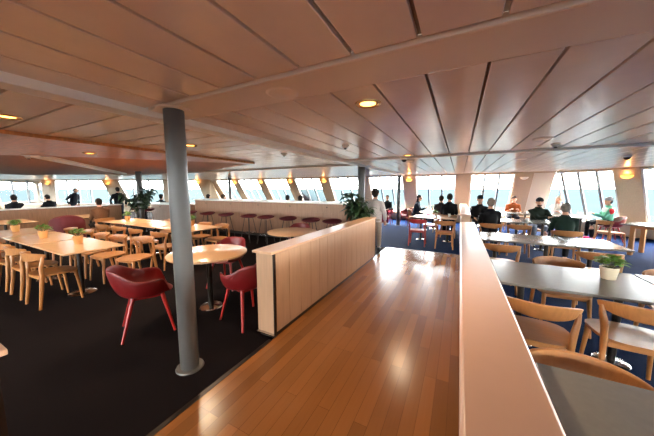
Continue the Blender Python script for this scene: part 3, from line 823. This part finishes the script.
for x, y, a, l in [(.56, 1.41, PI + .05, 'wooden chair facing the camera behind the bottom right corner table'),
                   (1.85, 1.42, PI, 'wooden chair behind the right table of the nearest right row'),
                   (.60, 2.58, -.08, 'wooden chair beside the partition on the near side of the plant table'),
                   (1.27, 2.83, -.06, 'wooden chair on the near side of the plant table at the right, seat gleaming'),
                   (1.9, 2.7, 0, 'wooden chair on the near side of the second right row, past the photo edge'),
                   (1.1, 3.80, PI + .04, 'wooden chair on the far side of the plant table, left of the potted plant'),
                   (1.98, 3.66, PI, 'wooden chair on the far side of the second right row, behind the right-edge table'),
                   (.62, 4.86, 0, 'wooden chair on the near side of the third right row beside the partition'),
                   (1.72, 4.86, .05, 'wooden chair on the near side of the third right row at its right end'),
                   (1.3, 7.62, 0, 'empty wooden chair right of the person in the black coat'),
                   (.72, 7.6, 0, 'wooden chair in which the person in the black coat sits'),
                   (2.0, 6.98, -.1, 'wooden chair in which the grey-haired person in the dark green jacket sits'),
                   (.58, 9.44, PI, 'wooden chair of the person in the black cap with pale sleeve'),
                   (2.02, 9.4, PI, 'wooden chair of the person in the dark cap and dark green top'),
                   (3.68, 9.62, -1.25, 'wooden chair with pale seat seen side-on before the right windows'),
                   (4.2, 8.1, -.7, 'wooden chair on the near side of the right-edge table by the windows'),
                   (4.65, 7.72, -.7, 'wooden chair at the right-edge table by the windows, just past the photo edge'),
                   (-.32, 7.62, .06, 'light wooden chair beside the red one at the front table, its back to the camera'),
                   (-.6, 10.36, 0, 'wooden chair in which the hooded brown-haired person sits by the front windows'),
                   (-.29, 9.44, 0, 'wooden chair in which the broad person in black sits by the front windows'),
                   (1.85, 12.2, PI, 'wooden chair of the person in the orange-brown jacket'),
                   (3.1, 11.66, PI - .5, 'wooden chair of the person in the white shirt by the right windows'),
                   (-1.66, 11.2, -PI / 2, 'wooden chair of the long-haired person in navy by the front windows')]:
    place('oakchair', oc, (x, y, 0), a, l, 'chair', gr)
place('redchair', rc, (-1.02, 7.66, 0), .05, 'red-stained wooden chair at the front table on the blue carpet, its back to the camera', 'chair', 'red wooden chairs')
place('redchair', rc, (-.8, 9.05, 0), PI, 'red-stained wooden chair on the far side of the front table', 'chair', 'red wooden chairs')
place('ft', rect_table(1.25, .86, M['lefttop']), (-.66, 8.55, 0), 0, 'pale table on the blue carpet with a red and a wooden chair before it', 'table')
place('ft2', rect_table(1.1, .7, M['lefttop']), (-.62, 11.2, 0), 0, 'pale table at the front windows in front of the people in dark coats', 'table')
def post_table():
    r = empty('dining_table')
    MB().box(-.7, .7, -.42, .42, .725, .75).build('tabletop', M['greytop'], r, bevel=.003)
    for sx in (-1, 1):
        for sy in (-1, 1): MB().box(sx * .5 - .04, sx * .5 + .04, sy * .3 - .04, sy * .3 + .04, 0, .7245).build('leg', M['oakdark'], r, bevel=.004)
    MB().box(-.54, .54, -.34, .34, .66, .7245).build('apron', M['oakdark'], r, smooth=False)
    return r
place('pt', post_table, (4.35, 8.75, 0), -.7, 'pale table with stout wooden legs at the right edge under the lit sconce', 'table')

# ------------------------------------------------------------------ plants, cups
for i, (x, y, s, l) in enumerate([(-5.28, 1.72, 21, 'potted plant in tan pot nearest the right end of the nearest left table row'), (-6.41, 1.64, 22, 'potted plant in the middle of the nearest left table row'),
                                  (-7.9, 1.65, 23, 'potted plant on the nearest left table row at the left edge'), (-7.9, 3.62, 24, 'potted plant on the second left table row beyond, at its left end'),
                                  (-5.54, 3.83, 25, 'potted yellow-green plant just right of the near grey pillar on the second row')]):
    place('pot%d' % (s % 2), pot_plant(M['potterra'], s, .065, .125, 40, .14), (x, y, .75), s * 1.3, l, 'plant', 'potted plants on the left tables')
place('potr', pot_plant(M['potwhite'], 31, .068, .115, 70, .15), (1.30, 3.33, .75), .4, 'leafy green plant in a cream pot on the grey right table', 'plant')
place('potf', pot_plant(M['potwhite'], 33, .045, .09, 30, .12), (-.62, 8.6, .75), 0, 'small pale pot with a sprig on the front table by the red chair', 'plant')
place('potw', pot_plant(M['potwhite'], 35, .045, .1, 30, .14), (-.95, 11.2, .75), 0, 'small plant on the window table beside the navy-clad person', 'plant')
place('pote', pot_plant(M['potwhite'], 37, .05, .1, 40, .16), (4.4, 8.75, .75), 0, 'plant at the right edge on the table with stout wooden legs', 'plant')
tag(big_plant(1.56, .44, 5, 240)(), 'dark leafy plant rising behind the far end of the left partition', 'plant').location = (-2.15, 5.8, 0)
tag(big_plant(1.72, .8, 9, 300)(), 'dark bushy plant in front of the far left windows beyond the dining tables', 'plant').location = (-10.55, 5.25, 0)
for x, y, l in [(.55, 8.62, 'white cup on the table by the person in the black coat'), (1.62, 8.4, 'white cup on the table beside the forearms of the capped person in green'),
                (1.45, 11.2, 'white cup at the window table left of the orange-brown jacket'), (2.15, 11.25, 'white cup at the window table right of the orange-brown jacket'),
                (-.25, 8.75, 'white cup on the pale front table'), (3.1, 10.7, 'white cup on the table by the red armchair at the right windows')]:
    place('cup', cup, (x, y, .75), .6, l, 'cup', 'white cups')
for x, y, rz, l, dx in [(.72, 5.6, .3, 'folded white napkin on the bare grey table of the third right row', .09)]:
    o = MB().box(-.09, .09, -.09, .09, .75, .754).box(-.06, .1, -.05, .08, .754, .757).build('napkin', M['paper'], None, loc=(x, y, .0)); o.rotation_euler.z = rz; tag(o, l, 'napkin')

# ------------------------------------------------------------------ ceiling fittings
zc = ZC
for x, y, l in [(-.66, 1.96, 'bright round downlight in the ceiling beyond the cross beam, nearest above the walkway'), (-.93, 5.2, 'round downlight above the far end of the walkway'),
                (-3.66, .8, 'bright round downlight at the left edge above the dark carpet'), (-5.62, 2.1, 'downlight set in the veneer soffit tinted orange as lamp glow'),
                (-3.62, 2.55, 'downlight just right of the near pillar top, behind the white ceiling trim'), (-5.4, 4.1, 'downlight above the second left table row, right of the near pillar'),
                (-5.4, 2.85, 'downlight past the edge of the glow-tinted orange soffit, left of the near pillar'), (-7.0, 3.3, 'downlight above the middle of the second left table row'),
                (-8.15, 3.2, 'downlight above the left end of the second left table row'), (-8.05, 4.25, 'downlight above the lower counter, far left of the near pillar'),
                (-9.6, 2.2, 'downlight at the far left edge above the pale table'), (-10.5, 3.35, 'downlight above the long left partition'),
                (-.66, -1.3, 'downlight above the walkway behind the camera'), (-3.66, -1.8, 'downlight behind the camera over the carpet'),
                (1.6, -1.3, 'downlight behind the camera over the right tables'), (-6.2, -1.3, 'downlight far behind the camera on the left')]:
    z = zc - (.045 if (x, y) in ((-5.62, 2.1), (-6.2, -1.3)) else 0)
    place('dl', downlight, (x, y, z), 0, l, 'lamp', 'round ceiling downlights')
def onF(f, s, z, d, on, l):
    q = f.pt(s, z, d); o = place('sc%d' % on, sconce(on), q, math.atan2(-f.n.x, f.n.y), l, 'lamp', 'wall sconces between the windows')
    return o
names = ['far left of the front windows', 'second from the left corner behind the bar counter', 'third from the left corner behind the bar counter', 'left of the leafy plant behind the bar counter',
         'just left of the pillar behind the leafy plant', 'right of the thin pole on the front wall']
for i in range(6):
    if i == 4: continue
    onF(F, cents[i] + 15.5, 1.98, -.08, True, 'glowing orange wall sconce %s' % names[i])
onF(F, 17.68, 2.0, -.08, False, 'unlit white wall sconce on the panel left of the right windows')
onF(R, 1.78, 1.95, -.08, True, 'glowing orange wall sconce above the right-edge table')
onF(Lf, .9, 1.98, -.03, True, 'glowing wall sconce left of the slim far pillar on the port wall')
onF(Lf, 7.15, 1.95, -.03, True, 'glowing wall sconce above the standing person at the far left windows')
onF(Lf, 11.35, 1.95, -.03, True, 'glowing wall sconce on the far left panel near the photo edge')
for x, y, l in [(-1.55, 3.6, 'small sprinkler head on the ceiling above the left partition'), (1.2, 4.9, 'smoke detector by the white cross trim on the right ceiling'),
                (-2.9, 3.9, 'smoke detector beyond the white ceiling trim above the round tables'), (-7.7, 1.9, 'smoke detector at the far left ceiling')]:
    place('det', detector, (x, y, zc), 0, l, 'detector', 'smoke detectors')
for x, y, z, l in [(-1.09, 1.46, zc - .008, 'round speaker disc in the ceiling cross beam'), (.92, 4.3, zc, 'round ceiling speaker above the right tables'), (1.15, 7.0, zc, 'small round ceiling speaker beyond the white cross trim'), (-1.1, 6.3, zc, 'round ceiling speaker above the end of the walkway')]:
    place('spk', speaker, (x, y, z), 0, l, 'speaker', 'ceiling speakers')
place('dome', dome_camera, (2.9, 7.3, zc), 0, 'dark dome camera on the ceiling before the right windows', 'camera')
place('dome', dome_camera, (-1.1, 5.75, zc), 0, 'dark dome camera on the ceiling above the walkway end', 'camera')

# ------------------------------------------------------------------ people
person('person in pale grey jumper standing at the far end of the left partition', (-1.93, 6.45, 0), .0, 'stand', (176, 172, 172), (150, 140, 132), (44, 36, 30), hands='side', hairlen='curly', scale=.965, bulk=1.16)
person('person in dark top in a red armchair by the front windows, near thin pole', (-2.95, 11.79, 0), PI, 'sit', (44, 46, 44), (150, 40, 60), (60, 50, 40), hands='lap', seat=.53, scale=.92)
person('long-haired person in navy jacket sitting sideways at the front windows, left of two others', (-1.62, 11.2, 0), -PI / 2, 'sit', (28, 36, 50), (30, 32, 40), (38, 28, 24), hairlen='long', lean=.2)
person('hooded brown-haired person at the front windows, left of the broad one in black', (-.6, 10.40, 0), 0, 'sit', (52, 44, 40), (40, 40, 46), (60, 42, 32), lean=.15)
person('broad person in black sitting at the front windows, back to the camera', (-.29, 9.48, 0), 0, 'sit', (16, 16, 18), (26, 26, 30), (34, 28, 24), lean=.12, scale=1.06)
person('person in black cap and pale-sleeved black jacket, behind the one in black coat', (.58, 9.4, 0), PI, 'sit', (24, 24, 26), (40, 44, 60), None, ((20, 20, 22), 'cap'), accent={'sleeve': (220, 218, 214)}, scale=1.02, hands='lap')
person('grey-haired person in a black coat sitting with back to the camera beside the partition', (.72, 7.66, 0), .0, 'sit', (16, 16, 18), (40, 42, 50), (120, 108, 96), scale=1.0, lean=.03)
person('person in an orange-brown jacket leaning over the window table', (1.85, 12.16, 0), PI, 'sit', (156, 84, 44), (40, 40, 48), (70, 52, 40), lean=.32)
person('person in dark cap and dark green top resting forearms on the fourth right table', (2.02, 9.36, 0), PI, 'sit', (36, 44, 36), (130, 138, 156), None, ((28, 28, 30), 'cap'), lean=.22, hands='reach', beard=(90, 70, 58), scale=1.0)
person('fair-haired person in a white shirt at the right windows', (3.1, 11.62, 0), PI - .5, 'sit', (226, 222, 216), (60, 60, 70), (206, 190, 164), hands='chin', lean=.15)
person('grey-haired person in a dark green jacket sitting with back to the camera at the right', (2.0, 7.02, 0), -.1, 'sit', (26, 42, 34), (24, 26, 32), (120, 112, 104), lean=.16, scale=.94, seat=.49)
person('person in green, white and red top and grey beanie in a red armchair', (4.12, 11.02, 0), PI / 2, 'sit', (100, 176, 146), (24, 24, 28), (60, 50, 44), ((150, 150, 152), 'beanie'), hands='phone', seat=.52, scale=.94, accent={'sleeve': (226, 60, 66), 'chest': (214, 226, 220), 'shoe': (214, 60, 110)})
person('person in a brown jacket sitting beyond the nearest left tables, back to the camera', (-9.44, 3.66, 0), PI / 2, 'sit', (104, 70, 48), (40, 36, 36), (44, 32, 26), lean=.15, scale=.95, seat=.49)
lw = [((-14.9, 3.15, 0), 1.2, 'sit', (34, 36, 40), 'dark-clad seated person at the left edge behind the white-topped partition', 'chin', .2),
      ((-16.2, 4.55, 0), 1.9, 'sit', (22, 24, 28), 'person in black seated behind the far left partition, bending forward', 'table', .35),
      ((-17.6, 5.7, 0), -1.0, 'stand', (28, 32, 38), 'person in dark clothes standing and leaning at the far left windows', 'side', .25),
      ((-14.9, 6.5, 0), 1.2, 'stand', (22, 22, 26), 'person in black standing left of the bushy plant', 'side', .05),
      ((-12.5, 6.3, 0), .6, 'stand', (44, 48, 50), 'tall person in dark grey standing behind the bushy plant', 'side', .0)]
for loc, a, po, jc, l, hd, ln in lw:
    person(l, loc, a, po, jc, (34, 36, 44), (46, 40, 36), hands=hd, lean=ln, scale=1.02)
for x, y, jc, hr, l, a in [(-12.3, 7.0, (30, 30, 36), (36, 28, 24), 'dark-haired person resting head behind the lower counter section', .4),
                           (-10.3, 7.95, (40, 44, 44), (40, 32, 28), 'person whose dark head shows above the counter just right of the near pillar', .2),
                           (-9.4, 8.0, (60, 60, 60), (70, 56, 44), 'person whose brown head shows above the counter near its left part', -.2),
                           (-6.05, 8.25, (20, 20, 24), (28, 22, 20), 'person in black whose head shows above the counter, left of two near the leafy plant', .1),
                           (-5.16, 7.8, (30, 36, 36), (36, 28, 24), 'person in dark green whose head shows above the counter nearest the leafy plant', -.1)]:
    person(l, (x, y, 0), a, 'sit', jc, (34, 36, 44), hr, hands='lap', lean=.1, seat=.46)
# seats of the people behind the counter and at the far left windows
for x, y, a, l in [(-12.3, 6.95, .4, 'wooden chair behind the lower counter section'), (-10.3, 7.9, .2, 'wooden chair behind the long counter near the pillar'), (-9.4, 7.95, -.2, 'wooden chair behind the left part of the long counter'),
                   (-6.05, 8.2, .1, 'wooden chair behind the right part of the long counter'), (-5.16, 7.75, -.1, 'wooden chair behind the counter nearest the leafy plant'),
                   (-14.9, 3.1, 1.2, 'wooden chair of the seated person at the left edge'), (-16.2, 4.5, 1.9, 'wooden chair of the bending person in black at the far left')]:
    if l.endswith('nearest the leafy plant'): y = 7.75
    place('oakchair', oc, (x, y, 0), a, l, 'chair', 'chairs behind the counter and left partition')

# ------------------------------------------------------------------ daylight, camera
w = bpy.data.worlds.new('overcast'); S.world = w; w.use_nodes = True
nt = w.node_tree; bg = nt.nodes['Background']
tc = nt.nodes.new('ShaderNodeTexCoord'); sx = nt.nodes.new('ShaderNodeSeparateXYZ'); rp = nt.nodes.new('ShaderNodeValToRGB')
nt.links.new(tc.outputs['Generated'], sx.inputs[0]); nt.links.new(sx.outputs['Z'], rp.inputs['Fac']); nt.links.new(rp.outputs['Color'], bg.inputs['Color'])
e = rp.color_ramp.elements; e[0].position = 0; e[0].color = (.40, .42, .42, 1); e[1].position = .8; e[1].color = (1, .99, .97, 1)
e2 = rp.color_ramp.elements.new(.25); e2.color = (.64, .65, .65, 1)
bg.inputs['Strength'].default_value = SKY
cam = bpy.data.cameras.new('camera'); co = bpy.data.objects.new('camera', cam); COL.objects.link(co)
cam.sensor_width = 36; cam.lens = 256 * 36 / 654; cam.clip_start = .05; cam.clip_end = 100000
fpx = 256.; pitch = math.atan(29 / fpx); yaw = math.atan(133 / (fpx / math.cos(pitch)))
co.location = (0, 0, 1.6); co.rotation_euler = (PI / 2 - pitch, 0, yaw)
S.camera = co
S.view_settings.view_transform = 'Standard'; S.view_settings.look = 'None'; S.view_settings.gamma = 1; S.view_settings.exposure = EXPO
S.view_settings.use_curve_mapping = False
S.cycles.max_bounces = 10; S.cycles.diffuse_bounces = 5; S.cycles.glossy_bounces = 4; S.cycles.transparent_max_bounces = 12
S.cycles.use_denoising = True; S.cycles.caustics_reflective = False; S.cycles.caustics_refractive = False; S.cycles.sample_clamp_indirect = 6
